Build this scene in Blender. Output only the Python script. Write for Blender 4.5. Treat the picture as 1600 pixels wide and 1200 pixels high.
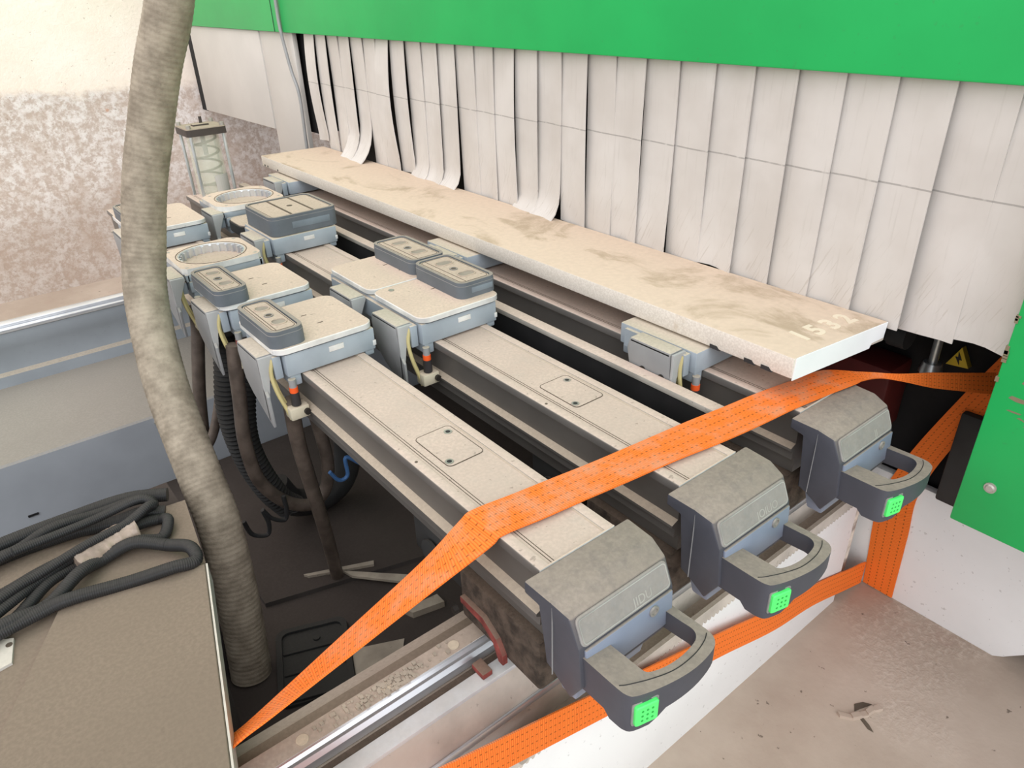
import bpy, bmesh, math, random
from mathutils import Vector, Matrix
random.seed(7)
for o in list(bpy.data.objects): bpy.data.objects.remove(o)
sc = bpy.context.scene
COL = sc.collection
# ------------------------------------------------------------------ camera
cam_d = bpy.data.cameras.new('camera'); cam = bpy.data.objects.new('camera', cam_d); COL.objects.link(cam)
cam_d.sensor_width = 36.0; cam_d.lens = 1131.08 * 36.0 / 1600.0; cam_d.clip_start = 0.01
Rr = Vector((0.78008936, -0.62503291, -0.02818599)); Uu = Vector((0.32372229, 0.36465977, 0.8730562)); Ff = Vector((0.53541056, 0.69018629, -0.48680429))
cam.matrix_world = Matrix(((Rr.x, Uu.x, -Ff.x, 0.0), (Rr.y, Uu.y, -Ff.y, 0.0), (Rr.z, Uu.z, -Ff.z, 0.7), (0, 0, 0, 1)))
sc.camera = cam
# ------------------------------------------------------------------ world + light
w = bpy.data.worlds.new('world'); sc.world = w; w.use_nodes = True
bg = w.node_tree.nodes['Background']; bg.inputs[0].default_value = (0.95, 0.965, 1.0, 1); bg.inputs[1].default_value = 0.92
sun_d = bpy.data.lights.new('sky_opening_sun', 'SUN'); sun_d.energy = 1.5; sun_d.angle = math.radians(70); sun_d.color = (0.96, 0.98, 1.0)
sun = bpy.data.objects.new('sky_opening_sun', sun_d); COL.objects.link(sun)
sun.rotation_euler = Vector((0.36, 0.72, -0.60)).to_track_quat('-Z', 'Y').to_euler()
al_d = bpy.data.lights.new('hall_skylight', 'AREA'); al_d.shape = 'RECTANGLE'; al_d.size = 3.0; al_d.size_y = 2.0; al_d.energy = 40; al_d.color = (1.0, 0.94, 0.90)
al = bpy.data.objects.new('hall_skylight', al_d); COL.objects.link(al); al.location = (-0.3, 3.2, 3.8)
al.rotation_euler = Vector((0.12, 0.1, -1)).to_track_quat('-Z', 'Y').to_euler()
sc.view_settings.view_transform = 'Standard'; sc.view_settings.look = 'None'; sc.view_settings.gamma = 1.0
sc.view_settings.use_curve_mapping = False; sc.view_settings.exposure = 0.38

# ------------------------------------------------------------------ materials
def s2l(r, g, b):
    f = lambda c: (c / 255 / 12.92) if c / 255 <= 0.04045 else ((c / 255 + 0.055) / 1.055) ** 2.4
    return (f(r), f(g), f(b), 1.0)
MATS = {}
class NT:
    def __init__(s, name):
        s.m = bpy.data.materials.new(name); s.m.use_nodes = True; s.t = s.m.node_tree; s.n = s.t.nodes
        s.b = s.n['Principled BSDF']; s.co = s.n.new('ShaderNodeTexCoord'); s.g = s.n.new('ShaderNodeNewGeometry')
    def link(s, a, b): s.t.links.new(a, b)
    def noise(s, scale, detail=4, rough=.55, vec=None, dist=0):
        n = s.n.new('ShaderNodeTexNoise'); n.inputs['Scale'].default_value = scale; n.inputs['Detail'].default_value = detail
        n.inputs['Roughness'].default_value = rough; n.inputs['Distortion'].default_value = dist
        s.link(vec or s.co.outputs['Object'], n.inputs['Vector']); return n.outputs['Fac']
    def ramp(s, fac, lo, hi, a=0.0, b=1.0):
        n = s.n.new('ShaderNodeMapRange'); n.interpolation_type = 'SMOOTHSTEP'
        n.inputs['From Min'].default_value = lo; n.inputs['From Max'].default_value = hi
        n.inputs['To Min'].default_value = a; n.inputs['To Max'].default_value = b
        s.link(fac, n.inputs['Value']); return n.outputs['Result']
    def math(s, op, a, b=None, c=None):
        n = s.n.new('ShaderNodeMath'); n.operation = op
        for i, v in enumerate((a, b, c)):
            if v is None: continue
            if isinstance(v, (int, float)): n.inputs[i].default_value = v
            else: s.link(v, n.inputs[i])
        return n.outputs[0]
    def mix(s, fac, a, b):
        n = s.n.new('ShaderNodeMix'); n.data_type = 'RGBA'
        if isinstance(fac, (int, float)): n.inputs[0].default_value = fac
        else: s.link(fac, n.inputs[0])
        for i, v in ((6, a), (7, b)):
            if isinstance(v, tuple): n.inputs[i].default_value = v
            else: s.link(v, n.inputs[i])
        return n.outputs[2]
    def sep(s, vec):
        n = s.n.new('ShaderNodeSeparateXYZ'); s.link(vec, n.inputs[0]); return n.outputs
    def bump(s, h, strength, dist=0.002):
        n = s.n.new('ShaderNodeBump'); n.inputs['Strength'].default_value = strength; n.inputs['Distance'].default_value = dist
        s.link(h, n.inputs['Height']); s.link(n.outputs[0], s.b.inputs['Normal'])
    def mapv(s, scale, src=None):
        n = s.n.new('ShaderNodeMapping'); n.inputs['Scale'].default_value = scale
        s.link(src or s.co.outputs['Object'], n.inputs['Vector']); return n.outputs[0]

def M(name, col, rough=.6, metal=0.0, dust=None, dlo=.25, dhi=.85, damt=.9, var=.12, vscale=9.0, patch=0.0, speck=0.0, bump=0.0, bscale=120, trans=0.0, scratch=0.0, vec=None):
    """painted / plastic / metal surface with tonal variation, settled dust on upward faces, specks"""
    t = NT(name); c = col; dustf = None
    v = t.noise(vscale, 5)
    dark = tuple(x * (1 - 2 * var) for x in col[:3]) + (1,); lite = tuple(min(1, x * (1 + var)) for x in col[:3]) + (1,)
    out = t.mix(t.ramp(v, .3, .7), dark, lite)
    if scratch:
        sv = t.noise(14, 3, .6, t.mapv((1, 1, .12)))
        out = t.mix(t.math('MULTIPLY', t.ramp(sv, .58, .75), scratch), out, (.12, .11, .1, 1))
    if dust:
        nz = t.sep(t.g.outputs['Normal'])[2]
        f = t.ramp(nz, dlo, dhi)
        dn = t.noise(vscale * 2.3, 6, .65)
        f = t.math('MULTIPLY', f, t.ramp(dn, .15, .6, damt * (1 - patch), damt))
        fine = t.noise(160, 3)
        d2 = t.mix(t.ramp(fine, .35, .7), tuple(x * .86 for x in dust[:3]) + (1,), dust)
        big = t.noise(vscale * .7, 4)
        d3 = t.mix(t.ramp(big, .35, .7, 0, .5), d2, tuple(x * .8 for x in dust[:3]) + (1,))
        out = t.mix(f, out, d3); dustf = f
    if speck:
        sp = t.noise(95, 2, .5)
        out = t.mix(t.math('MULTIPLY', t.ramp(sp, .68, .74), speck), out, (.09, .07, .055, 1))
    t.link(out, t.b.inputs['Base Color'])
    t.b.inputs['Roughness'].default_value = rough; t.b.inputs['Metallic'].default_value = metal
    t.b.inputs['Specular IOR Level'].default_value = .35
    if dustf is not None:
        t.link(t.ramp(dustf, 0, .8, rough, .95), t.b.inputs['Roughness']); t.link(t.ramp(dustf, 0, .6, metal, 0), t.b.inputs['Metallic']); t.link(t.ramp(dustf, 0, .6, .35, .08), t.b.inputs['Specular IOR Level'])
    if bump: t.bump(t.noise(bscale, 4), bump)
    if trans: t.b.inputs['Transmission Weight'].default_value = trans
    MATS[name] = t.m; return t.m

DUST = s2l(206, 190, 168); DUSTG = s2l(168, 160, 148); DUSTD = s2l(120, 110, 100)
M('beam_top', s2l(176, 170, 160), .6, .2, dust=s2l(206, 185, 171), damt=.95, patch=.25, speck=.35, bump=.12)
M('beam_side', s2l(112, 108, 104), .45, .35, dust=s2l(196, 180, 160), damt=.85, var=.08, vscale=5)
M('alu', s2l(214, 216, 218), .35, .25, dust=s2l(196, 186, 172), damt=.45, dlo=.8, dhi=.99, patch=.8)
M('alu_bright', s2l(218, 220, 224), .28, .7, var=.05)
M('dusty_ledge', s2l(198, 188, 178), .7, 0, dust=s2l(178, 162, 147), damt=.95, speck=.3, bump=.25)
M('grime', s2l(80, 69, 60), .95, 0, dust=s2l(100, 87, 76), damt=.8, var=.3, vscale=40, speck=.6, bump=.9, bscale=220)
M('pod_blue', s2l(158, 167, 175), .42, 0, dust=s2l(200, 186, 166), dlo=.55, dhi=.95, damt=.9, var=.07, scratch=.12)
M('pod_plate', s2l(226, 226, 224), .35, .25, dust=s2l(212, 190, 172), dlo=.6, dhi=.97, damt=.98, speck=.3, vscale=14)
M('cup_grey', s2l(100, 106, 112), .5, 0, dust=s2l(168, 156, 143), dlo=.5, dhi=.97, damt=.8, var=.08)
M('cup_pad', s2l(184, 168, 152), .8, 0, dust=s2l(196, 177, 160), damt=.9, speck=.4, vscale=20)
M('slot_floor_shaded', s2l(148, 138, 126), .8)  # pad beige darkened: the recess shadow is put into this colour
M('cup_label', s2l(120, 130, 138), .5)
M('groove', s2l(96, 84, 72), .8)
M('bracket', s2l(150, 150, 150), .5, .1, dust=s2l(196, 184, 166), dlo=.5, dhi=.95, damt=.9, var=.07)
M('flange', s2l(172, 172, 171), .5, .05, var=.06)
M('slate', s2l(74, 75, 83), .5, 0, dust=s2l(160, 147, 135), dlo=.25, dhi=.8, damt=.9, patch=.35, var=.06, vscale=16, bump=.05, scratch=.05)
M('slate_lit', s2l(132, 140, 158), .45, 0, dust=s2l(160, 147, 135), dlo=.3, dhi=.8, damt=.85, var=.05)  # paler copy of slate, with light on the front put into its colour
M('plate_grey', s2l(142, 141, 140), .55, 0, dust=s2l(162, 152, 143), dlo=.0, dhi=.6, damt=.8, patch=.7, var=.08, vscale=30)
M('seam', s2l(52, 50, 50), .8)
M('green_paint', s2l(34, 178, 92), .42, 0, var=.04, vscale=4, speck=.12, bump=.04, bscale=60)
M('green_button', s2l(90, 245, 120), .4, 0, var=.02)
M('green_dot', s2l(40, 175, 75), .5)
M('white_panel', s2l(198, 193, 187), .5, 0, var=.03, vscale=3, dust=s2l(214, 204, 188), dlo=.6, dhi=.95, damt=.7)
M('white_base', s2l(240, 240, 240), .45, 0, var=.03, vscale=3, speck=.28)
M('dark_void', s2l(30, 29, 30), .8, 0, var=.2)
M('black_rubber', s2l(50, 50, 50), .6, 0, dust=s2l(72, 69, 65), damt=.7, var=.15)
M('conduit', s2l(46, 46, 47), .5, 0, dust=s2l(76, 73, 70), dlo=.3, damt=.75, var=.12)
M('hose_brown', s2l(92, 81, 73), .38, 0, dust=s2l(125, 112, 100), dlo=.2, damt=.5, var=.18, vscale=25, speck=.2)
M('blue_line', s2l(70, 110, 160), .5, 0)
M('cream_tube', s2l(196, 182, 130), .45, 0, var=.1)
M('cream_block', s2l(205, 196, 172), .6, 0, dust=DUST)
M('fit_orange', s2l(240, 95, 40), .5)
M('fit_black', s2l(55, 52, 52), .5)
M('red_seal', s2l(136, 66, 60), .8, 0, var=.25, vscale=30, dust=s2l(128,110,96), dlo=.2)
M('steel', s2l(176, 170, 162), .4, .35)
M('steel_rod', s2l(206, 212, 214), .3, .8)
M('base_grey', s2l(150, 156, 162), .5, 0, dust=s2l(176, 164, 148), dlo=.4, damt=.92, var=.06, vscale=4, speck=.12)
M('base_blue', s2l(164, 168, 174), .5, 0, dust=s2l(150, 142, 130), dlo=.4, damt=.9, var=.06, vscale=3)
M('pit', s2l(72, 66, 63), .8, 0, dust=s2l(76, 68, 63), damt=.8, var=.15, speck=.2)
M('cover_beige', s2l(138, 126, 112), .7, 0, dust=s2l(136, 121, 106), damt=.95, var=.05, vscale=5, speck=.1)
M('scrap', s2l(170, 158, 142), .9, 0, var=.15, speck=.4)
M('tape', s2l(160, 142, 128), .25, 0, var=.15, vscale=40, bump=.5, bscale=60)
M('foam', s2l(236, 228, 216), .9, 0, var=.3, vscale=22, speck=.8, bump=.6)
M('red_metal', s2l(90, 30, 28), .6)
M('chip', s2l(132, 120, 96), .8)
M('screw_dark', s2l(60, 56, 52), .5, .5)
M('yellow_sign', s2l(225, 195, 60), .5)
M('white_text', s2l(220, 206, 184), .9, 0, var=.04)
M('worn_text', s2l(160, 156, 149), .8)
M('faint_text', s2l(164, 162, 156), .8)
M('cap_dark', s2l(70, 62, 58), .5, 0, dust=s2l(176, 160, 142), dlo=.5, damt=.9)
M('spring', s2l(92, 86, 66), .4, .5)

# slab: dusty coated board with brown stains
t = NT('slab_top'); base = s2l(208, 187, 166)
big = t.noise(3.2, 6, .65, t.mapv((1.6, 1, 1)), .6); st = t.ramp(big, .50, .62)
fine = t.noise(70, 4)
c = t.mix(t.ramp(fine, .3, .7), tuple(x * .93 for x in base[:3]) + (1,), base)
c = t.mix(t.math('MULTIPLY', st, t.ramp(t.noise(18, 5, .7), .3, .6, .25, .85)), c, s2l(168, 148, 124))
nz = t.ramp(t.sep(t.g.outputs['Normal'])[2], .3, .8)
gran = t.noise(260, 3); side = t.mix(t.ramp(gran, .35, .7), s2l(206, 197, 185), s2l(222, 214, 203))
stain = t.noise(9, 5); side = t.mix(t.ramp(stain, .62, .74, 0, .5), side, s2l(170, 140, 95))
c = t.mix(nz, side, c); t.link(c, t.b.inputs['Base Color']); t.b.inputs['Roughness'].default_value = .9
t.bump(t.noise(90, 5), .25); MATS['slab'] = t.m
M('slab_end', s2l(240, 242, 244), .5, 0, var=.02)

# curtain strip: pale PVC with scuffs near the lower end and a pencilled line
t = NT('strip'); pos = t.sep(t.g.outputs['Position'])
v = t.noise(5, 4); c = t.mix(t.ramp(v, .3, .7), s2l(197, 191, 185), s2l(209, 204, 199))
mp = t.n.new('ShaderNodeMapping'); mp.inputs['Rotation'].default_value = (math.radians(-24), 0, 0); t.link(t.co.outputs['Object'], mp.inputs['Vector'])
sv = t.noise(34, 3, .55, t.mapv((1, 7, .3), mp.outputs[0]), .5); low = t.ramp(pos[2], .30, .12)
c = t.mix(t.math('MULTIPLY', t.ramp(sv, .61, .66), t.math('MULTIPLY', low, .3)), c, s2l(150, 138, 122))
sv2 = t.noise(26, 3, .6, t.mapv((1, 5, .25))); c = t.mix(t.math('MULTIPLY', t.ramp(sv2, .56, .74), .3), c, s2l(176, 170, 162))
ln = t.math('ABSOLUTE', t.math('SUBTRACT', pos[2], .353)); ln = t.math('LESS_THAN', ln, .0016)
ln = t.math('MULTIPLY', ln, t.ramp(t.noise(60, 2), .2, .5)); c = t.mix(t.math('MULTIPLY', ln, .55), c, s2l(120, 116, 112))
t.link(c, t.b.inputs['Base Color']); t.b.inputs['Roughness'].default_value = .55; MATS['strip'] = t.m

# webbing
t = NT('webbing'); uv = t.sep(t.co.outputs['UV'])
wv = t.math('SINE', t.math('MULTIPLY', uv[0], 2 * math.pi / .0042))
c = t.mix(t.ramp(wv, -1, .2, .0, .5), s2l(232, 104, 36), s2l(255, 146, 62))
dash = t.math('GREATER_THAN', t.math('SINE', t.math('MULTIPLY', uv[0], 2 * math.pi / .0105)), .25)
for q in (.17, .39, .61, .83):
    l = t.math('LESS_THAN', t.math('ABSOLUTE', t.math('SUBTRACT', uv[1], q)), .016)
    c = t.mix(t.math('MULTIPLY', t.math('MULTIPLY', l, dash), .75), c, s2l(120, 66, 22))
nz = t.ramp(t.sep(t.g.outputs['Normal'])[2], .55, .98); dn = t.ramp(t.noise(12, 6, .7), .42, .68)
c = t.mix(t.math('MULTIPLY', t.math('MULTIPLY', nz, dn), .5), c, s2l(190, 160, 135))
t.link(c, t.b.inputs['Base Color']); t.b.inputs['Roughness'].default_value = .7
t.b.inputs['Specular IOR Level'].default_value = .2
t.bump(wv, .35, .0008); MATS['webbing'] = t.m

# suction hose
t = NT('suction_hose'); v = t.noise(22, 6, .65); c = t.mix(t.ramp(v, .3, .7), s2l(124, 113, 97), s2l(162, 150, 132))
cr = t.noise(60, 5, .7, t.mapv((1, 1, 2.5)), .5); c = t.mix(t.ramp(cr, .6, .7, 0, .4), c, s2l(104, 95, 80))
t.link(c, t.b.inputs['Base Color']); t.b.inputs['Roughness'].default_value = .75; t.bump(cr, .35, .003); MATS['suction_hose'] = t.m

# floor
t = NT('floor_concrete'); v = t.noise(2.2, 6, .6); c = t.mix(t.ramp(v, .3, .7), s2l(166, 147, 132), s2l(188, 171, 156))
rg = t.ramp(t.noise(1.7, 4, .6), .5, .62); fine = t.noise(75, 4, .6)
c = t.mix(t.math('MULTIPLY', rg, t.ramp(fine, .45, .7)), c, s2l(196, 180, 166))
sp = t.noise(42, 3, .55); c = t.mix(t.ramp(sp, .70, .74, 0, .75), c, s2l(86, 72, 62))
pk = t.noise(3.1, 4); c = t.mix(t.ramp(pk, .62, .75, 0, .25), c, s2l(190, 150, 140))
t.link(c, t.b.inputs['Base Color']); t.b.inputs['Roughness'].default_value = .85
h = t.math('ADD', t.math('MULTIPLY', rg, fine), t.math('MULTIPLY', t.noise(24, 4), .4)); t.bump(h, .6, .006); MATS['floor'] = t.m

# old plaster wall: pale upper coat with flakes missing, mottled rosy-brown lower zone
t = NT('wall_plaster'); pos = t.sep(t.g.outputs['Position'])
n1 = t.noise(2.0, 6, .62); n2 = t.noise(34, 8, .75); n3 = t.noise(9, 5, .6)
mott = t.mix(t.ramp(n2, .40, .60), s2l(192, 174, 162), s2l(230, 222, 217))
mott = t.mix(t.ramp(n3, .45, .68, 0, .5), mott, s2l(190, 168, 152))
pale = t.mix(t.ramp(n1, .3, .7), s2l(242, 226, 210), s2l(250, 238, 226))
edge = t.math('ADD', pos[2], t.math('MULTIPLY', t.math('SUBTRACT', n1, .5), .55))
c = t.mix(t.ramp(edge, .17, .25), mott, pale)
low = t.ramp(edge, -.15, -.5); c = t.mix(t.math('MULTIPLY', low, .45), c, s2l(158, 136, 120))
sp = t.noise(40, 3, .6); c = t.mix(t.ramp(sp, .66, .70, 0, .6), c, s2l(150, 128, 110))
rust = t.noise(6.0, 2); c = t.mix(t.ramp(rust, .74, .77, 0, .6), c, s2l(196, 134, 92))
t.link(c, t.b.inputs['Base Color']); t.b.inputs['Roughness'].default_value = .95; t.bump(n2, .5, .01); MATS['wall'] = t.m

t = NT('clear_cylinder'); t.b.inputs['Base Color'].default_value = (.86, .86, .72, 1); t.b.inputs['Roughness'].default_value = .12
t.b.inputs['Alpha'].default_value = .28; MATS['clear'] = t.m

# ------------------------------------------------------------------ geometry helpers
def box(bm, x0, x1, y0, y1, z0, z1, bev=0.0, seg=2):
    vs = [bm.verts.new(p) for p in ((x0, y0, z0), (x1, y0, z0), (x1, y1, z0), (x0, y1, z0), (x0, y0, z1), (x1, y0, z1), (x1, y1, z1), (x0, y1, z1))]
    fs = [bm.faces.new([vs[i] for i in f]) for f in ((3, 2, 1, 0), (4, 5, 6, 7), (0, 1, 5, 4), (1, 2, 6, 5), (2, 3, 7, 6), (3, 0, 4, 7))]
    if bev: bmesh.ops.bevel(bm, geom=list({e for f in fs for e in f.edges}), offset=bev, segments=seg, affect='EDGES', profile=.5)
    return vs
def prism(bm, poly, axis, a, b, bev=0.0, seg=2):
    """poly: 2-D outline; axis 'x': (y,z) swept in x, 'y': (x,z) swept in y, 'z': (x,y) swept in z"""
    f = {'x': lambda p, s: (s, p[0], p[1]), 'y': lambda p, s: (p[0], s, p[1]), 'z': lambda p, s: (p[0], p[1], s)}[axis]
    A = [bm.verts.new(f(p, a)) for p in poly]; B = [bm.verts.new(f(p, b)) for p in poly]; n = len(poly)
    fs = [bm.faces.new(A), bm.faces.new(B[::-1])] + [bm.faces.new((A[i], B[i], B[(i + 1) % n], A[(i + 1) % n])) for i in range(n)]
    if bev: bmesh.ops.bevel(bm, geom=list({e for q in fs for e in q.edges}), offset=bev, segments=seg, affect='EDGES', profile=.5)
    return A + B
def rrect(x0, x1, y0, y1, r, n=6):
    out = []
    for cx, cy, a0 in ((x1 - r, y1 - r, 0), (x0 + r, y1 - r, 90), (x0 + r, y0 + r, 180), (x1 - r, y0 + r, 270)):
        for i in range(n + 1):
            a = math.radians(a0 + 90 * i / n); out.append((cx + r * math.cos(a), cy + r * math.sin(a)))
    return out
def circ(cx, cy, r, n=28): return [(cx + r * math.cos(2 * math.pi * i / n), cy + r * math.sin(2 * math.pi * i / n)) for i in range(n)]
def slab(bm, outline, z0, z1, ch=0.0):
    """flat prism with a small chamfer on its upper rim"""
    n = len(outline); cx = sum(p[0] for p in outline) / n; cy = sum(p[1] for p in outline) / n
    w_ = max(p[0] for p in outline) - cx; h_ = max(p[1] for p in outline) - cy
    sh = [(cx + (p[0] - cx) * (1 - ch / w_), cy + (p[1] - cy) * (1 - ch / h_)) for p in outline] if ch else outline
    rings = [[bm.verts.new((p[0], p[1], z0)) for p in outline], [bm.verts.new((p[0], p[1], z1 - ch)) for p in outline]]
    if ch: rings.append([bm.verts.new((p[0], p[1], z1)) for p in sh])
    for a, b in zip(rings, rings[1:]):
        for i in range(n): bm.faces.new((a[i], a[(i + 1) % n], b[(i + 1) % n], b[i]))
    bm.faces.new(rings[0][::-1]); bm.faces.new(rings[-1])
def frame(bm, outer, inner, z0, z1, zb=None):
    """ring between two outlines of equal point count (zb: function giving the lower z of a point)"""
    n = len(outer); zf = zb or (lambda p: z0)
    Ot = [bm.verts.new((p[0], p[1], z1)) for p in outer]; It = [bm.verts.new((p[0], p[1], z1)) for p in inner]
    Ob = [bm.verts.new((p[0], p[1], zf(p))) for p in outer]; Ib = [bm.verts.new((p[0], p[1], zf(p))) for p in inner]
    for i in range(n):
        j = (i + 1) % n
        bm.faces.new((Ot[i], Ot[j], It[j], It[i])); bm.faces.new((Ob[j], Ob[i], Ib[i], Ib[j]))
        bm.faces.new((Ob[i], Ob[j], Ot[j], Ot[i])); bm.faces.new((It[i], It[j], Ib[j], Ib[i]))
def cyl(bm, p0, p1, r0, r1=None, n=14):
    r1 = r0 if r1 is None else r1; p0 = Vector(p0); p1 = Vector(p1); d = (p1 - p0).normalized()
    a = d.orthogonal().normalized(); b = d.cross(a)
    A = [bm.verts.new(p0 + r0 * (math.cos(2 * math.pi * i / n) * a + math.sin(2 * math.pi * i / n) * b)) for i in range(n)]
    B = [bm.verts.new(p1 + r1 * (math.cos(2 * math.pi * i / n) * a + math.sin(2 * math.pi * i / n) * b)) for i in range(n)]
    for i in range(n): bm.faces.new((A[i], A[(i + 1) % n], B[(i + 1) % n], B[i]))
    bm.faces.new(A[::-1]); bm.faces.new(B)
def spline(pts, n):
    pts = [Vector(p) for p in pts]; P = [2 * pts[0] - pts[1]] + pts + [2 * pts[-1] - pts[-2]]; out = []
    for i in range(1, len(P) - 2):
        for k in range(n):
            t_ = k / n; a, b, c_, d = P[i - 1], P[i], P[i + 1], P[i + 2]
            out.append(.5 * ((2 * b) + (c_ - a) * t_ + (2 * a - 5 * b + 4 * c_ - d) * t_ ** 2 + (3 * b - a - 3 * c_ + d) * t_ ** 3))
    out.append(pts[-1]); return out
def tube(bm, pts, r, n=10, sub=8, rib=0.0, pitch=.02, step=None):
    path = spline(pts, sub)
    if rib:   # resample evenly, four samples to one rib
        ds = [0.0]
        for a, b in zip(path, path[1:]): ds.append(ds[-1] + (b - a).length)
        m = max(8, int(ds[-1] / pitch) * 4); new = []; k = 0
        for i in range(m + 1):
            s = ds[-1] * i / m
            while k < len(ds) - 2 and ds[k + 1] < s: k += 1
            f = (s - ds[k]) / max(1e-9, ds[k + 1] - ds[k]); new.append(path[k].lerp(path[k + 1], f))
        path = new
    rings = []; a = None
    for i, p in enumerate(path):
        d = (path[min(i + 1, len(path) - 1)] - path[max(i - 1, 0)]).normalized()
        a = d.orthogonal().normalized() if a is None else (a - a.dot(d) * d).normalized(); b = d.cross(a)
        rr = r + (rib * (1, 1, -1, -1)[i % 4] if rib else 0)
        rings.append([bm.verts.new(p + rr * (math.cos(2 * math.pi * k / n) * a + math.sin(2 * math.pi * k / n) * b)) for k in range(n)])
    for A, B in zip(rings, rings[1:]):
        for k in range(n): bm.faces.new((A[k], A[(k + 1) % n], B[(k + 1) % n], B[k]))
    bm.faces.new(rings[0][::-1]); bm.faces.new(rings[-1])
def ribbon(bm, edges, th=.003, sub=6, cross=5):
    """webbing between two edge lines; uv = metres along, 0..1 across"""
    A = spline([e[0] for e in edges], sub); B = spline([e[1] for e in edges], sub); uvl = bm.loops.layers.uv.new('UVMap')
    s = [0.0]
    for i in range(1, len(A)): s.append(s[-1] + ((A[i] + B[i]) / 2 - (A[i - 1] + B[i - 1]) / 2).length)
    top = []; bot = []
    for i in range(len(A)):
        d = (A[min(i + 1, len(A) - 1)] + B[min(i + 1, len(A) - 1)] - A[max(i - 1, 0)] - B[max(i - 1, 0)]).normalized()
        nn = d.cross(A[i] - B[i]).normalized() * th
        if nn.z < 0: pass
        rt = []; rb = []
        for k in range(cross + 1):
            p = A[i].lerp(B[i], k / cross); rt.append(bm.verts.new(p + nn)); rb.append(bm.verts.new(p))
        top.append(rt); bot.append(rb)
    def quad(vs, uvs):
        f = bm.faces.new(vs)
        for l, q in zip(f.loops, uvs): l[uvl].uv = q
    for i in range(len(A) - 1):
        for k in range(cross):
            u = ((s[i], k / cross), (s[i + 1], k / cross), (s[i + 1], (k + 1) / cross), (s[i], (k + 1) / cross))
            quad((top[i][k], top[i + 1][k], top[i + 1][k + 1], top[i][k + 1]), u)
            quad((bot[i][k + 1], bot[i + 1][k + 1], bot[i + 1][k], bot[i][k]), (u[3], u[2], u[1], u[0]))
        for k in (0, cross):
            quad((top[i][k], bot[i][k], bot[i + 1][k], top[i + 1][k]), ((s[i], k / cross), (s[i], k / cross), (s[i + 1], k / cross), (s[i + 1], k / cross)))
def BM(fn=None, *a, **k):
    bm = bmesh.new()
    if fn: fn(bm, *a, **k)
    return bm
def obj(name, bm, mat, parent=None, ang=35, **props):
    bmesh.ops.recalc_face_normals(bm, faces=bm.faces)
    me = bpy.data.meshes.new(name); 
    if parent is not None:
        off = parent.matrix_world.translation if parent.parent is None else parent.parent.location + parent.location
        bmesh.ops.translate(bm, verts=bm.verts, vec=-off)
    bm.to_mesh(me); bm.free()
    me.polygons.foreach_set('use_smooth', [True] * len(me.polygons)); me.set_sharp_from_angle(angle=math.radians(ang))
    me.materials.append(MATS[mat]); o = bpy.data.objects.new(name, me); COL.objects.link(o)
    if parent is not None: o.parent = parent
    for k, v in props.items(): o[k] = v
    return o
def thing(name, label, cat, loc, group=None):
    o = bpy.data.objects.new(name, None); o.empty_display_size = .02; COL.objects.link(o); o.location = loc
    o.matrix_world = Matrix.Translation(loc)
    o['label'] = label; o['category'] = cat
    if group: o['group'] = group
    return o
def tag(o, label, cat, group=None):
    o['label'] = label; o['category'] = cat
    if group: o['group'] = group
    return o
def text_bm(s, size, mat4, depth=.0006, bold=0.0):
    cu = bpy.data.curves.new('t', 'FONT'); cu.body = s; cu.size = size; cu.extrude = depth; cu.align_x = 'CENTER'; cu.align_y = 'CENTER'; cu.resolution_u = 3; cu.offset = bold
    o = bpy.data.objects.new('t', cu); COL.objects.link(o); bpy.context.view_layer.update()
    me = o.evaluated_get(bpy.context.evaluated_depsgraph_get()).to_mesh(); bm = bmesh.new(); bm.from_mesh(me)
    bmesh.ops.transform(bm, matrix=mat4, verts=bm.verts); bpy.data.objects.remove(o); bpy.data.curves.remove(cu); return bm
def basis(o, x, y, z):
    return Matrix(((x[0], y[0], z[0], o[0]), (x[1], y[1], z[1], o[1]), (x[2], y[2], z[2], o[2]), (0, 0, 0, 1)))

# ================================================================== SETTING
FZ = -0.80
bm = BM(); box(bm, -5, 6, -5, 4.9, FZ - .1, FZ); fl = obj('floor', bm, 'floor'); fl['kind'] = 'structure'
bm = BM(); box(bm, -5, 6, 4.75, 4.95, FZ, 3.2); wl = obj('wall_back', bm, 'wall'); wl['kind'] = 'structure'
# broken hole and crack in the floor: a chipped crater with loose rim
hole = thing('floor_chip', 'chipped crack with raised rim in the concrete floor', 'crack', (1.275, .37, FZ))
bm = BM()
rim = [(1.235, .408), (1.25, .385), (1.268, .376), (1.285, .368), (1.305, .366), (1.325, .356)]
for i, (x, y) in enumerate(rim[:-1]):
    x2, y2 = rim[i + 1]
    prism(bm, [(x, y), (x2, y2), (x2 - .004, y2 - .012), (x - .006, y - .01)], 'z', FZ - .001, FZ + .008 + .004 * (i % 2))
obj('rim', bm, 'floor', hole)
bm = BM(); prism(bm, [(1.27, .385), (1.285, .38), (1.318, .368), (1.308, .385), (1.288, .395)], 'z', FZ - .001, FZ + .0015)
prism(bm, [(1.272, .37), (1.262, .345), (1.252, .33), (1.25, .342), (1.262, .368)], 'z', FZ - .001, FZ + .0015); obj('cavity', bm, 'groove', hole)

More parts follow.
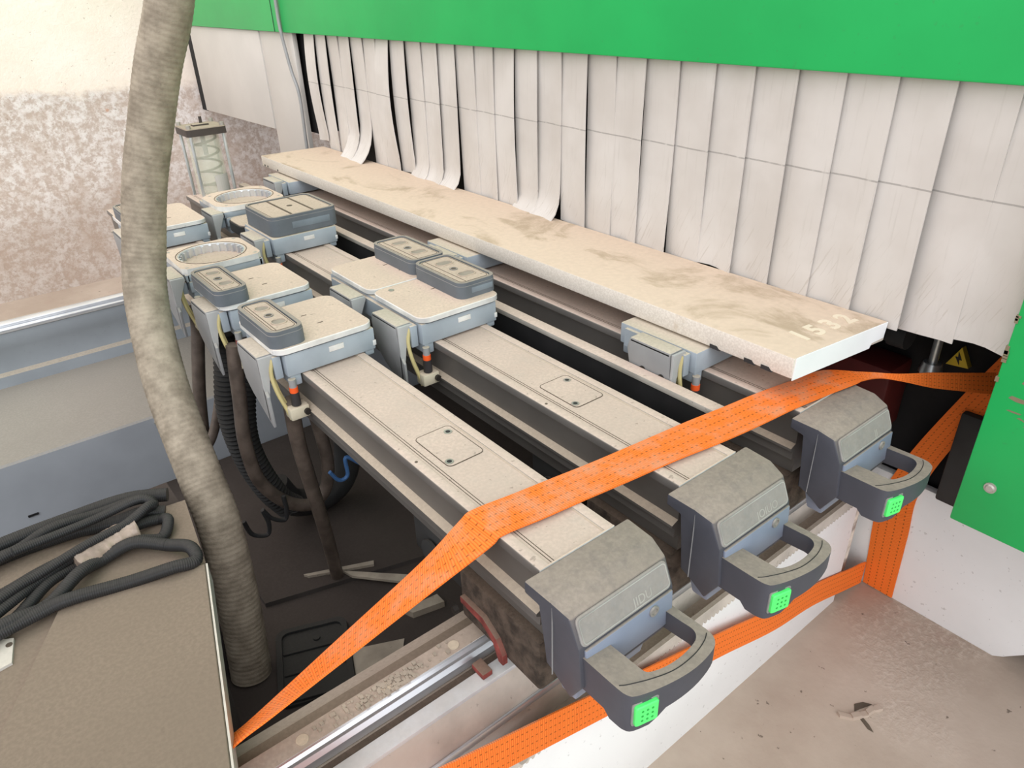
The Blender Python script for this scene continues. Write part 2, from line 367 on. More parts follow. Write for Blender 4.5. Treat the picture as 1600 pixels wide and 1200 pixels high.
# ================================================================== MACHINE BASE
base = thing('machine_bed', 'long white and grey machine base frame under the consoles', 'machine base', (0.6, 1.7, FZ))
bm = BM(); prism(bm, [(.605, FZ), (.605, -.45), (.64, -.45), (.64, -.372), (.632, -.366), (.632, -.36), (.66, -.305), (.69, -.312), (.8, -.312), (.8, -.31), (.84, -.33), (.84, FZ)], 'x', -1.2, 1.55)
obj('front_beam', bm, 'dusty_ledge', base)
bm = BM(); box(bm, -1.2, 1.545, .597, .605, FZ, -.437, .001); obj('front_panel', bm, 'white_base', base)
bm = BM(); box(bm, -1.2, 1.55, .628, .633, -.372, -.356, .001); obj('edge_strip', bm, 'alu_bright', base)
bm = BM(); box(bm, -1.2, 1.55, .66, .69, -.313, -.297, .002); obj('cover_strip', bm, 'alu', base)
bm = BM(); box(bm, -1.2, 1.55, .757, .80, -.313, -.302, .002); obj('back_ledge', bm, 'cover_beige', base)
bm = BM(); box(bm, -1.2, 1.55, .692, .704, -.313, -.302); obj('dust_groove', bm, 'grime', base)
bm = BM()
pts = []
x = -.4
while x < 1.6:
    pts += [(x, -.437), (x + .003, -.4435), (x + .007, -.4435), (x + .010, -.437)]; x += .013
prism(bm, [(-.4, -.408)] + pts + [(1.6, -.437), (1.6, -.408)], 'y', .588, .597); rk = obj('toothed_rack', bm, 'dusty_ledge', base)
for x in (.454, 1.03, 1.5):
    bm = BM(); cyl(bm, (x, .588, -.422), (x, .584, -.422), .009); obj('screw', bm, 'steel', rk)
# guide rail with bolt caps
rail = obj('guide_rail', BM(prism, [(.714, -.31), (.757, -.31), (.757, -.295), (.751, -.288), (.757, -.281), (.757, -.272), (.754, -.268), (.718, -.268), (.714, -.272), (.714, -.279), (.719, -.287), (.714, -.294)], 'x', -1.2, 1.64), 'alu_bright', base)
bm = BM(); box(bm, -1.2, 1.55, .722, .755, -.2685, -.2672); obj('dust_film', bm, 'dusty_ledge', rail)
for x in (-.12, .02, .16, .30, .43, .57, .71):
    bm = BM(); cyl(bm, (x, .737, -.2675), (x, .737, -.2662), .0095, n=20); obj('bolt_cap', bm, 'cream_block', rail)
bm = BM()
for k in range(170):
    a = random.gauss(.30, .045); b = .737 + random.uniform(-.013, .013); r = random.uniform(.0008, .003); vs = box(bm, a - r, a + r, b - r, b + r * 1.4, -.2675, -.2665 + r * .8)
obj('swarf', bm, 'scrap', rail, kind='stuff')
# wing to the right and its dirty corner
bm = BM(); prism(bm, [(.66, FZ), (.66, -.43), (-.8, -.43), (-.8, -.70), (.19, -.74), (.228, -.785), (.25, FZ)], 'x', 1.676, 1.70, .002); obj('wing_panel', bm, 'white_base', base)
bm = BM(); prism(bm, [(1.585, .625), (1.625, .622), (1.655, .632), (1.66, .66), (1.60, .66), (1.578, .645)], 'z', FZ + .004, -.47, .006); obj('corner_seal', bm, 'foam', base)
bm = BM(); box(bm, 1.55, 1.676, .66, .70, FZ, -.43); obj('recess_wall', bm, 'dusty_ledge', base)
bm = BM(); box(bm, 1.56, 1.676, .61, .70, -.468, -.455, .003); obj('corner_cap', bm, 'dusty_ledge', base)
# pit floor, rear beam, shelf
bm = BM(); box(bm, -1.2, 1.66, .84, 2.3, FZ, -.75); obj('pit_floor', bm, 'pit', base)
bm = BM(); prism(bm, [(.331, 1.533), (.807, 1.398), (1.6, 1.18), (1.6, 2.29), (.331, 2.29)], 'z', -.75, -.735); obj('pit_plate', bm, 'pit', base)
bm = BM(); prism(bm, [(2.3, FZ), (2.3, -.503), (2.306, -.497), (2.87, -.5), (2.87, FZ)], 'x', -1.2, 1.66); obj('rear_shelf', bm, 'base_blue', base)
bm = BM(); prism(bm, [(2.86, -.5), (2.86, -.46), (2.875, -.45), (2.875, -.37), (2.868, -.36), (2.868, -.31), (2.95, -.31), (2.95, -.5)], 'x', -1.2, 1.66); obj('rear_beam', bm, 'base_grey', base)
bm = BM(); box(bm, -1.2, 1.66, 2.862, 2.885, -.308, -.295, .002); obj('rear_rail', bm, 'alu_bright', base)
bm = BM(); box(bm, -1.2, 1.66, 2.89, 2.93, -.31, -.285, .004); obj('rear_rail', bm, 'alu_bright', base)
bm = BM(); box(bm, -1.2, 1.66, 2.935, 2.95, -.31, -.29, .002); obj('rear_ledge', bm, 'dusty_ledge', base)
bm = BM(); cyl(bm, (.318, 2.3, -.52), (.318, 2.292, -.52), .008); obj('screw', bm, 'steel', base)
bm = BM(); box(bm, -.10, -.072, 2.296, 2.301, -.69, -.684); obj('slot', bm, 'dark_void', base)

# ================================================================== HOOD
hood = thing('machine_hood', 'green and white machine hood rising over the strip curtain', 'machine hood', (1.9, 2.2, FZ))
bm = BM(); box(bm, 1.355, 1.372, .353, 4.52, .536, 1.7, .004); gb = obj('green_band', bm, 'green_paint', hood)
for y in (3.32,):
    bm = BM(); box(bm, 1.3535, 1.3555, y, y + .004, .537, 1.69); obj('seam_line', bm, 'seam', gb)
bm = BM(); box(bm, 1.345, 1.362, -.6, .349, -.246, 1.7, .004); gp = obj('green_pillar', bm, 'green_paint', hood)
bm = BM(); box(bm, 1.362, 1.72, .325, .343, -.24, 1.6); obj('pillar_light_block', bm, 'dark_void', hood)  # wall hidden behind the pillar, added to block light from the near side
bm = BM(); cyl(bm, (1.345, .301, -.144), (1.3415, .301, -.144), .0105, n=20); cyl(bm, (1.342, .301, -.144), (1.3385, .301, -.144), .0085, .006, n=20); bt = obj('bolt', bm, 'steel', gp)
bm = BM(); cyl(bm, (1.3386, .301, -.144), (1.3382, .301, -.144), .003, n=6); obj('socket', bm, 'screw_dark', bt)
bm = BM()
for (y, z, l, h, tl) in ((.306, .082, .05, .014, -.1), (.30, .076, .045, .008, -.12), (.318, .045, .03, .008, .0), (.315, .018, .02, .003, 0), (.296, .01, .02, .004, -.35), (.283, -.002, .02, .003, -.5)):
    prism(bm, [(y, z), (y - l, z + tl * l - h * .2), (y - l * .9, z + tl * l - h), (y - l * .3, z - h * 1.1), (y + .004, z - h * .7)], 'x', 1.3445, 1.3462)
obj('paint_scrape', bm, 'chip', gp)
bm = BM()
for k in range(26):
    z = random.uniform(.06, .45); d = random.uniform(.002, .007); box(bm, 1.344, 1.35, .349 - d, .3505, z, z + random.uniform(.004, .016))
obj('chipped_edge', bm, 'chip', gp)
bm = BM(); prism(bm, [(3.545, .535), (4.53, .535), (4.53, .10), (3.545, .112)], 'x', 1.366, 1.385, .002); obj('white_panel', bm, 'white_panel', hood)
bm = BM(); box(bm, 1.372, 1.392, 3.19, 3.545, -.05, .535, .002); obj('white_panel', bm, 'white_panel', hood)
bm = BM(); box(bm, 1.372, 1.40, 4.532, 4.62, .095, .535); obj('end_gasket', bm, 'dark_void', hood)
bm = BM()
box(bm, 1.72, 2.6, -.6, 3.4, -.6, 1.7); obj('dark_interior_block', bm, 'dark_void', hood)  # near-black filler; the hood's inner darkness is put into its colour
bm = BM(); box(bm, 1.36, 1.75, -.6, 4.6, 1.55, 1.72); obj('shade_roof', bm, 'dark_void', hood)  # out-of-view lid, added to close the hood against light from above
bm = BM(); box(bm, 1.362, 1.75, -.65, -.60, -.43, 1.7); obj('shade_end_wall', bm, 'dark_void', hood)  # out-of-view end, added so that no light enters the hood there
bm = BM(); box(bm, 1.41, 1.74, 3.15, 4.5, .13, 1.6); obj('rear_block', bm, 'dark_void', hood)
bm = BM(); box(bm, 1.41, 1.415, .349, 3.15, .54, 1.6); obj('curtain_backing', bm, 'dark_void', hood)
# inner machinery under the curtain
inn = thing('inner_mechanism', 'dark machinery in the gap under the curtain beside the green pillar', 'machinery', (1.6, .6, -.43))
bm = BM(); cyl(bm, (1.6, .62, -.02), (1.6, 1.9, .0), .028); cyl(bm, (1.6, .60, -.02), (1.6, .64, -.02), .034); obj('shaft_cover', bm, 'black_rubber', inn)
bm = BM(); cyl(bm, (1.655, .56, -.09), (1.655, .56, -.03), .010); cyl(bm, (1.655, .56, -.115), (1.655, .56, -.09), .026, .02); obj('knob', bm, 'steel_rod', inn)
bm = BM(); box(bm, 1.6, 1.71, .62, .9, -.3, -.12, .01); obj('motor_block', bm, 'red_metal', inn)
bm = BM(); box(bm, 1.645, 1.715, .346, .47, -.425, -.18, .006); obj('guard_box', bm, 'black_rubber', inn)
bm = BM(); prism(bm, [(.548, -.105), (.500, -.10), (.524, -.055)], 'x', 1.7, 1.719); ws = obj('warning_sign', bm, 'yellow_sign', inn)
bm = BM(); prism(bm, [(.528, -.066), (.517, -.085), (.523, -.085), (.520, -.098), (.532, -.080), (.526, -.080)], 'x', 1.698, 1.7005); obj('flash_symbol', bm, 'seam', ws)
gc = tag(obj('grey_cable', BM(tube, [(1.345, 3.237, .80), (1.345, 3.237, .657), (1.347, 3.239, .538), (1.35, 3.204, .392), (1.35, 3.160, .293), (1.35, 3.168, .107), (1.35, 3.17, .0)], .007, 10), 'bracket'), 'thin grey cable hanging down over the far end of the green hood', 'cable')

# ================================================================== STRIP CURTAIN
cur = thing('strip_curtain', 'pale plastic strip curtain hanging below the green hood band', 'curtain', (1.38, 1.7, .536))
edges = [.3525 + .0977 * k for k in range(29)]
curl = {1: .02, 3: -.0}
special = {}
for k in range(28):
    y0, y1 = edges[k] - .004, edges[k] + .1015
    zb = .097 + .005 * math.sin(k * 2.3)
    if k < 3: zb = (.104, .092, .087)[k]
    out = .003 * math.sin(k * 1.7); bow = .003 * math.sin(k * 2.9 + 1); shift = .002 * math.sin(k * 5); bend = 0.0
    if 3 <= k <= 9: out = -.004 + .002 * math.sin(k * 3)
    if k in (12, 13): bend = .034; shift = .005
    if k in (17, 18, 19): bend = .030; shift = .006
    if k in (14, 20): bow = .006; shift = -.004
    if k == 21: bow = .018; shift = -.006
    if k in (23, 24): bend = .065; shift = .004
    if k in (22, 26): bow = .005; shift = .002
    if k == 27: zb = .13; bow = .012
    bm = BM(); NZ = 16; NY = 5; xo = 1.379
    grid = []
    for i in range(NZ + 1):
        s = i / NZ; L = .56 - (zb - .008); row = []
        # the strip runs down and, if it is longer than the gap, lies out over the slab
        lay = bend; drop = L * s
        if bend:
            th = math.radians(55); R = bend / (1 - math.cos(th)); hang = L - R * math.sin(th); tot = hang + R * th; d = tot * s
            if d <= hang: zz = .56 - d; xx = xo - bow * math.sin(math.pi * s)
            else:
                ang = (d - hang) / R; zz = .56 - hang - R * math.sin(ang); xx = xo - R * (1 - math.cos(ang))
        else: zz = .56 - L * s; xx = xo + out * s * s - bow * math.sin(math.pi * min(1, s * 1.1))
        for j in range(NY + 1):
            v_ = j / NY; yy = y0 + (y1 - y0) * v_ + shift * s * s
            row.append((xx + .009 * (v_ - .5) + .003 * math.cos(math.pi * (v_ - .5) * 2) * (.2 + s) * (1, -.6, .5)[k % 3], yy, zz + .004 * math.sin(k + 3 * v_) * s * (0 if bend else 1)))
        grid.append(row)
    A = [[bm.verts.new(p) for p in r] for r in grid]; B = []
    for i, r in enumerate(grid):
        p0, p1 = grid[max(i - 1, 0)][2], grid[min(i + 1, NZ)][2]; dx, dz = p1[0] - p0[0], p1[2] - p0[2]; dl = math.hypot(dx, dz) or 1
        B.append([bm.verts.new((p[0] - dz / dl * .003, p[1], p[2] + dx / dl * .003)) for p in r])
    for i in range(NZ):
        for j in range(NY):
            bm.faces.new((A[i][j], A[i][j + 1], A[i + 1][j + 1], A[i + 1][j])); bm.faces.new((B[i][j + 1], B[i][j], B[i + 1][j], B[i + 1][j + 1]))
        bm.faces.new((A[i][0], A[i + 1][0], B[i + 1][0], B[i][0])); bm.faces.new((A[i][NY], B[i][NY], B[i + 1][NY], A[i + 1][NY]))
    for j in range(NY): bm.faces.new((A[NZ][j], A[NZ][j + 1], B[NZ][j + 1], B[NZ][j])); bm.faces.new((A[0][j + 1], A[0][j], B[0][j], B[0][j + 1]))
    obj('strip', bm, 'strip', cur)

# ================================================================== CONSOLES
def beam_profile(cx):
    h = [(.050, -.004), (.054, -.0005), (.056, 0), (.0715, 0), (.0725, -.002), (.0725, -.014), (.0665, -.018), (.064, -.024), (.064, -.072), (.078, -.078), (.078, -.083), (.070, -.088), (.072, -.104), (.058, -.106), (.058, -.14)]
    r = [(cx + x_, z_) for x_, z_ in h]; l = [(cx - x_, z_) for x_, z_ in h[::-1]]
    return [(cx - .05, -.004)] + r[0:] + l[:-1] if False else r + l
TEXTS = {0: 'JIDU', 1: 'JOIUO', 2: 'JI'}
def console(i, cx, label, plate_y=True, yend=3.02):
    t_ = thing('console_beam', label, 'console', (cx, 1.8, -.14), 'sliding consoles across the machine bed')
    bm = BM(); prism(bm, beam_profile(cx), 'y', .562, yend)
    obj('beam_profile', bm, 'beam_side', t_)
    bm = BM(); box(bm, cx - .0715, cx - .054, .5615, yend - .001, -.003, .0012, .0008); obj('edge_lip', bm, 'beam_top', t_)
    bm = BM(); box(bm, cx + .054, cx + .0715, .5615, yend - .001, -.003, .0012, .0008); obj('edge_lip', bm, 'beam_top', t_)
    bm = BM(); box(bm, cx - .0535, cx + .0535, .5615, yend - .001, -.008, -.0026); obj('top_plate', bm, 'beam_top', t_)
    bm = BM(); box(bm, cx - .0715, cx + .0715, .5605, .5625, -.006, .0014); obj('end_strip', bm, 'pod_plate', t_)
    for s in (-.047, -.042):
        bm = BM(); box(bm, cx + s, cx + s + .0012, .565, yend - .01, -.0029, -.0022); obj('scribed_line', bm, 'groove', t_)
    if plate_y:
        x0, x1, y0, y1 = cx - .027, cx + .046, .843, .953
        fr = obj('access_plate', BM(slab, rrect(x0, x1, y0, y1, .009, 4), -.003, -.0018), 'beam_top', t_)
        o_ = rrect(x0 - .0008, x1 + .0008, y0 - .0008, y1 + .0008, .0098, 4); i_ = rrect(x0 + .0004, x1 - .0004, y0 + .0004, y1 - .0004, .0086, 4)
        obj('gap_line', BM(frame, o_, i_, -.003, -.0015), 'groove', fr)
        for (sx, sy) in ((cx + .032, .934), (cx - .018, .856)):
            bm = BM(); frame(bm, circ(sx, sy, .0075, 18), circ(sx, sy, .0045, 18), -.0025, -.0008); sw = obj('screw', bm, 'steel', fr)
            bm = BM(); cyl(bm, (sx, sy, -.0022), (sx, sy, -.0012), .0046, n=14); obj('socket', bm, 'seam', fr)
    bm = BM(); cyl(bm, (cx - .063, .888, .0011), (cx - .063, .888, .0016), .0028, n=10); obj('pin_hole', bm, 'groove', t_)
    # --- handle
    Y0 = .558
    P = lambda lx, ly, z: (cx + lx, Y0 - ly, z)
    hd = bpy.data.objects.new('handle', None); hd.empty_display_size = .02; COL.objects.link(hd); hd.parent = t_; hd.location = (0, -1.28, .1)
    def hobj(name, bm, mat, **k): return obj(name, bm, mat, hd, **k)
    prof = [(-.003, 0), (.048, -.002), (.078, -.012), (.0965, -.054), (.103, -.120), (.076, -.168), (.045, -.142), (.026, -.142), (.026, -.026), (.022, -.022), (-.003, -.022)]
    bm = BM(); A = prism(bm, [(Y0 - p[0], p[1]) for p in prof], 'x', cx - .1, cx + .1)
    for v in bm.verts:
        ly = Y0 - v.co.y; s = 1.0
        if ly > .07: s = .915
        elif ly > .04: s = .985
        if ly > .02 and v.co.z < -.021: s = min(s, .955)
        if v.co.z < -.13: s = .87
        v.co.x = cx + (v.co.x - cx) * s
    bmesh.ops.bevel(bm, geom=bm.edges[:], offset=.0032, segments=2, affect='EDGES', profile=.5)
    hobj('housing', bm, 'slate')
    # vertical seam on the left flank
    bm = BM(); box(bm, cx - .0962, cx - .0940, Y0 - .0493, Y0 - .0488, -.138, -.006); hobj('flank_seam', bm, 'bracket')
    # tapered underside shoe
    bm = BM(); prism(bm, [(Y0 - .03, -.135), (Y0 - .085, -.135), (Y0 - .075, -.185), (Y0 - .045, -.185)], 'x', cx - .075, cx + .06, .004); hobj('shoe', bm, 'slate_lit')
    # dusty sloping plate
    e1 = Vector((1, 0, 0)); a0 = Vector(P(0, .080, -.0135)); a1 = Vector(P(0, .0965, -.053)); e2 = (a0 - a1).normalized(); e3 = e1.cross(e2)
    L2 = (a0 - a1).length; mid = (a0 + a1) / 2
    bm = BM(); slab(bm, rrect(-.086, .086, -L2 / 2, L2 / 2, .008, 4), -.0005, .0025, .001)
    bmesh.ops.transform(bm, matrix=basis(mid, e1, e2, e3), verts=bm.verts); hobj('sloping_plate', bm, 'plate_grey')
    bm = BM(); frame(bm, rrect(-.083, .083, -L2 / 2 + .003, L2 / 2 - .003, .006, 4), rrect(-.0815, .0815, -L2 / 2 + .0045, L2 / 2 - .0045, .005, 4), .002, .0032)
    bmesh.ops.transform(bm, matrix=basis(mid, e1, e2, e3), verts=bm.verts); hobj('plate_border', bm, 'faint_text')
    hobj('embossed_lettering', text_bm(TEXTS[i], .019, basis(mid + e1 * (.03) - e2 * .009 + e3 * .0024, e1, e2, e3), .0004), 'worn_text')
    # front face and screw; its skylit paleness is put into the colour
    bm = BM(); box(bm, cx - .083, cx + .086, Y0 - .1035, Y0 - .0985, -.113, -.057, .002)
    for v in bm.verts: v.co.y += (v.co.z + .06) * .07 + .002
    hobj('front_face', bm, 'slate_lit')
    bm = BM(); frame(bm, circ(0, 0, .0085, 18), circ(0, 0, .0055, 18), 0, .003); slab(bm, circ(0, 0, .0052, 12), 0, .0015)
    bmesh.ops.transform(bm, matrix=basis(P(.045, .1022, -.069), (1, 0, 0), (0, 0, 1), (0, -1, 0)), verts=bm.verts); hobj('screw', bm, 'steel')
    # closed loop grip
    outer = [(-.086, .085), (-.0855, .127), (-.085, .157), (-.083, .172), (-.074, .181), (-.04, .1895), (0, .1945), (.035, .194), (.068, .188), (.083, .180), (.0905, .166), (.0905, .139), (.088, .085)]
    inner = [(-.040, .093), (-.038, .130), (-.037, .155), (-.034, .163), (-.024, .167), (-.006, .1705), (.018, .1712), (.042, .1685), (.062, .1635), (.0725, .155), (.0755, .145), (.074, .13), (.071, .093)]
    ztop = lambda lx: -.0685 - .1213 * (lx + .085)
    def dens(pl):
        q = [Vector((a_, b_, 0)) for a_, b_ in pl]; return [(v.x, v.y) for v in spline(q, 3)]
    o_, i_ = dens(outer), dens(inner)
    zb = lambda p: (-.126 if Y0 - p[1] < .145 else -.136) if p[0] - cx < -.048 else (-.136 + .016 * min(1, (p[0] - cx + .048) / .02))
    bm = BM(); ow = [P(a_, b_, 0)[:2] for a_, b_ in o_]; iw = [P(a_, b_, 0)[:2] for a_, b_ in i_]
    frame(bm, ow, iw, -.128, 0.0, zb)
    for v in bm.verts:
        if abs(v.co.z) < 1e-6: v.co.z = ztop(v.co.x - cx)
    sharp = [e for e in bm.edges if len(e.link_faces) == 2 and e.calc_face_angle(0) > .8]
    bmesh.ops.bevel(bm, geom=sharp, offset=.005, segments=3, affect='EDGES', profile=.5)
    hobj('grip', bm, 'slate', ang=40)
    # split line round the outer bar of the grip
    seam = [P(a_, b_, ztop(a_) + .0002) for a_, b_ in ((-.0800, .157), (-.068, .163), (-.035, .1742), (0, .181), (.04, .179), (.07, .1715), (.0855, .164))]
    hobj('grip_seam', BM(tube, seam, .0007, 5), 'seam')
    # green push button on the rounded front corner
    ta = math.radians(-14); bx = Vector((math.cos(ta), math.sin(ta), 0)); bn = Vector((math.sin(ta), -math.cos(ta), 0))
    bc = Vector(P(-.060, .1845, -.1045))
    bm = BM(); slab(bm, rrect(-.017, .017, -.0175, .0175, .003, 3), -.004, .006, .0015); bmesh.ops.transform(bm, matrix=basis(bc, bx, (0, 0, 1), bn), verts=bm.verts); hobj('push_button', bm, 'green_button')
    bm = BM()
    for a_ in (-1, 0, 1):
        for b_ in (-1, 0, 1): slab(bm, circ(a_ * .0075, b_ * .0085, .0018, 8), .005, .0064)
    bmesh.ops.transform(bm, matrix=basis(bc, bx, (0, 0, 1), bn), verts=bm.verts); hobj('button_dots', bm, 'green_dot')
    bm = BM(); frame(bm, rrect(-.0195, .0195, -.0205, .0205, .004, 3), rrect(-.017, .017, -.018, .018, .003, 3), -.004, .0006); bmesh.ops.transform(bm, matrix=basis(bc, bx, (0, 0, 1), bn), verts=bm.verts); hobj('button_bezel', bm, 'plate_grey')
    return t_
CA, CB, CC = .544, .832, 1.167
console(0, CA, 'grey console beam nearest the camera, orange strap bent over its left edge')
console(1, CB, 'middle grey console beam between the nearest beam and the thin pale bar')
console(2, CC, 'grey console beam under the long dusty slab numbered 1532', False)
# guide carriages under the beams
for cx, lab in ((CA, 'dust-caked guide carriage with red seal under the nearest console'), (CB, 'guide carriage under the middle console beam'), (CC, 'guide carriage under the console carrying the long slab')):
    c_ = thing('guide_carriage', lab, 'carriage', (cx, .68, -.26), 'guide carriages on the front rail')
    bm = BM(); box(bm, cx - .075, cx + .07, .56, .765, -.245, -.141, .008); 
    obj('block', bm, 'grime', c_)
    bm = BM(); prism(bm, [(.640, -.252), (.640, -.232), (.656, -.206), (.690, -.186), (.752, -.186), (.752, -.20), (.694, -.20), (.664, -.218), (.652, -.252)], 'x', cx - .084, cx - .074, .001); obj('end_seal', bm, 'red_seal', c_)
    bm = BM(); cyl(bm, (cx - .088, .757, -.215), (cx - .097, .757, -.215), .007, n=10); obj('screw', bm, 'screw_dark', c_)
    bm = BM(); box(bm, cx - .105, cx - .085, .668, .70, -.297, -.285, .002); obj('wiper', bm, 'red_seal', c_)
    bm = BM(); box(bm, cx - .05, cx + .05, .80, .95, -.23, -.141, .006); cyl(bm, (cx - .055, .88, -.2), (cx - .06, .88, -.2), .03, n=16); obj('clamp_cylinder', bm, 'black_rubber', c_)

# thin pale bar lying between the middle and right consoles
b_ = thing('side_bar', 'thin pale bar running lengthwise between middle console and long slab', 'bar', (.998, 1.85, -.14))
bm = BM(); box(bm, .983, 1.012, .645, 3.06, -.012, .0, .001); obj('top_strip', bm, 'beam_top', b_)
bm = BM(); box(bm, .985, 1.008, .655, 3.05, -.14, -.012); obj('web', bm, 'dark_void', b_)

# ================================================================== SLAB
sl = thing('table_slab', 'long dusty pale slab numbered 1532 resting along the curtain', 'slab', (1.23, 1.8, .055))
out = [(1.098, .592), (1.372, .562), (1.374, 3.045), (1.098, 3.06)]
bm = BM()
vs = prism(bm, out, 'z', .055, .097); bmesh.ops.bevel(bm, geom=bm.edges[:], offset=.003, segments=2, affect='EDGES', profile=.5)
sb = obj('board', bm, 'slab', sl)
e = (Vector((1.372, .562, 0)) - Vector((1.098, .592, 0))).normalized(); nrm = Vector((e.y, -e.x, 0))
bm = BM(); slab(bm, [(-.136, -.024), (.09, -.024), (.095, -.014), (.132, -.012), (.136, .02), (-.132, .02)], 0, .0015)
bmesh.ops.transform(bm, matrix=basis((1.235, .577, .076), e, (0, 0, 1), nrm), verts=bm.verts); obj('end_face', bm, 'slab_end', sl)
obj('lettering', text_bm('1 5 3 2', .058, basis((1.255, .63, .0972), (.993, -.11, 0), (.11, .993, 0), (0, 0, 1)), .0006, .0022), 'white_text', sl)
for y in (.762, .682, .645):
    bm = BM(); prism(bm, [(y - .014, .054), (y + .010, .054), (y + .010, .062), (y - .006, .062)], 'x', 1.0965, 1.11); obj('notch', bm, 'seam', sl)
for y in (3.03, 3.0, 2.9):
    bm = BM(); cyl(bm, (1.0965, y, .062), (1.0985, y, .062), .004, n=10); obj('hole', bm, 'seam', sl)

# ================================================================== VACUUM PODS
def bracket(t_, cx, yf, zb=-.09):
    X = cx - .152; p = obj('side_bracket', BM(prism, [(yf + .015, .052), (yf + .122, .052), (yf + .128, .03), (yf + .115, -.03), (yf + .085, -.055), (yf - .005, zb - .012), (yf - .004, zb + .06), (yf + .012, zb + .075)], 'x', X, X + .006, .0012), 'bracket', t_)
    bm = BM(); box(bm, X, X + .038, yf + .015, yf + .122, .045, .055, .003); obj('bracket_top', bm, 'bracket', t_)
    bm = BM(); prism(bm, [(X, .054), (X + .036, .054), (X + .037, .046), (X + .014, .0), (X + .010, -.03), (X + .004, zb), (X, zb)], 'y', yf + .006, yf + .012, .001); obj('bracket_flange', bm, 'flange', t_)
    return p
def plumbing(t_, cx, yf, colour=True):
    X = cx - .128
    for k, (dx, dy) in enumerate(((0, .02), (.006, .032))):
        obj('air_tube', BM(tube, [(X + dx + .004, yf + dy, .045), (X + dx - .004, yf + dy - .004, .012), (X + dx, yf + dy - .008, -.03), (X + dx + .012, yf + dy - .012, -.075), (X + dx + .016, yf + dy - .014, -.095)], .0042, 8, 5), 'cream_tube', t_)
    bm = BM(); cyl(bm, (X + .03, yf + .0, -.02), (X + .03, yf + .0, -.002), .008); obj('fitting_collar', bm, 'bracket', t_)
    bm = BM(); cyl(bm, (X + .03, yf + .0, -.032), (X + .03, yf + .0, -.02), .009); obj('fitting_ring', bm, 'fit_orange' if colour else 'red_seal', t_)
    bm = BM(); cyl(bm, (X + .03, yf + .0, -.062), (X + .03, yf + .0, -.032), .010); obj('fitting_nut', bm, 'fit_black', t_)
    bm = BM(); box(bm, X + .010, X + .052, yf - .012, yf + .02, -.092, -.064, .003); cb = obj('connector', bm, 'cream_block', t_)
    bm = BM(); cyl(bm, (X + .045, yf - .012, -.078), (X + .045, yf - .019, -.078), .007, n=10); obj('screw', bm, 'screw_dark', cb)
def pod_body(t_, cx, yf, yb, h=.053, lab=True):
    bm = BM(); box(bm, cx - .104, cx + .1, yf, yb, .003, h, .003); box(bm, cx - .098, cx - .0745, yf + .004, yb - .004, -.022, .006, .003); box(bm, cx + .0745, cx + .097, yf + .004, yb - .004, -.01, .006, .003)
    b = obj('body', bm, 'pod_blue', t_)
    bm = BM(); box(bm, cx - .125, cx - .108, yf + .012, yf + .05, .0, h - .002, .002); box(bm, cx - .112, cx - .1, yf + .03, yb - .02, .004, h - .006); obj('side_valve', bm, 'pod_blue', t_)
    if lab:
        bm = BM(); box(bm, cx - .008, cx + .026, yf - .0012, yf + .001, .030, .042, .0004); obj('sticker', bm, 'pod_plate', b)
        bm = BM(); box(bm, cx + .094, cx + .1015, yf - .0008, yf + .002, .012, .024, .0004); obj('corner_clip', bm, 'pod_plate', b)
def plate(t_, x0, x1, y0, y1, z=.056):
    bm = BM(); slab(bm, rrect(x0, x1, y0, y1, .026, 7), z, z + .012, .0015); p = obj('top_plate', bm, 'pod_plate', t_)
    bm = BM(); slab(bm, rrect(x0 + .004, x1 - .004, y0 + .004, y1 - .004, .024, 6), z - .004, z); obj('gasket', bm, 'cup_grey', p)
    for (a_, b_) in ((.55, .62), (.6, .35)):
        bm = BM(); box(bm, x0 + (x1 - x0) * a_ - .006, x0 + (x1 - x0) * a_ + .006, y0 + (y1 - y0) * b_ - .001, y0 + (y1 - y0) * b_ + .001, z + .0118, z + .0128); obj('chip_mark', bm, 'groove', p)
    return p
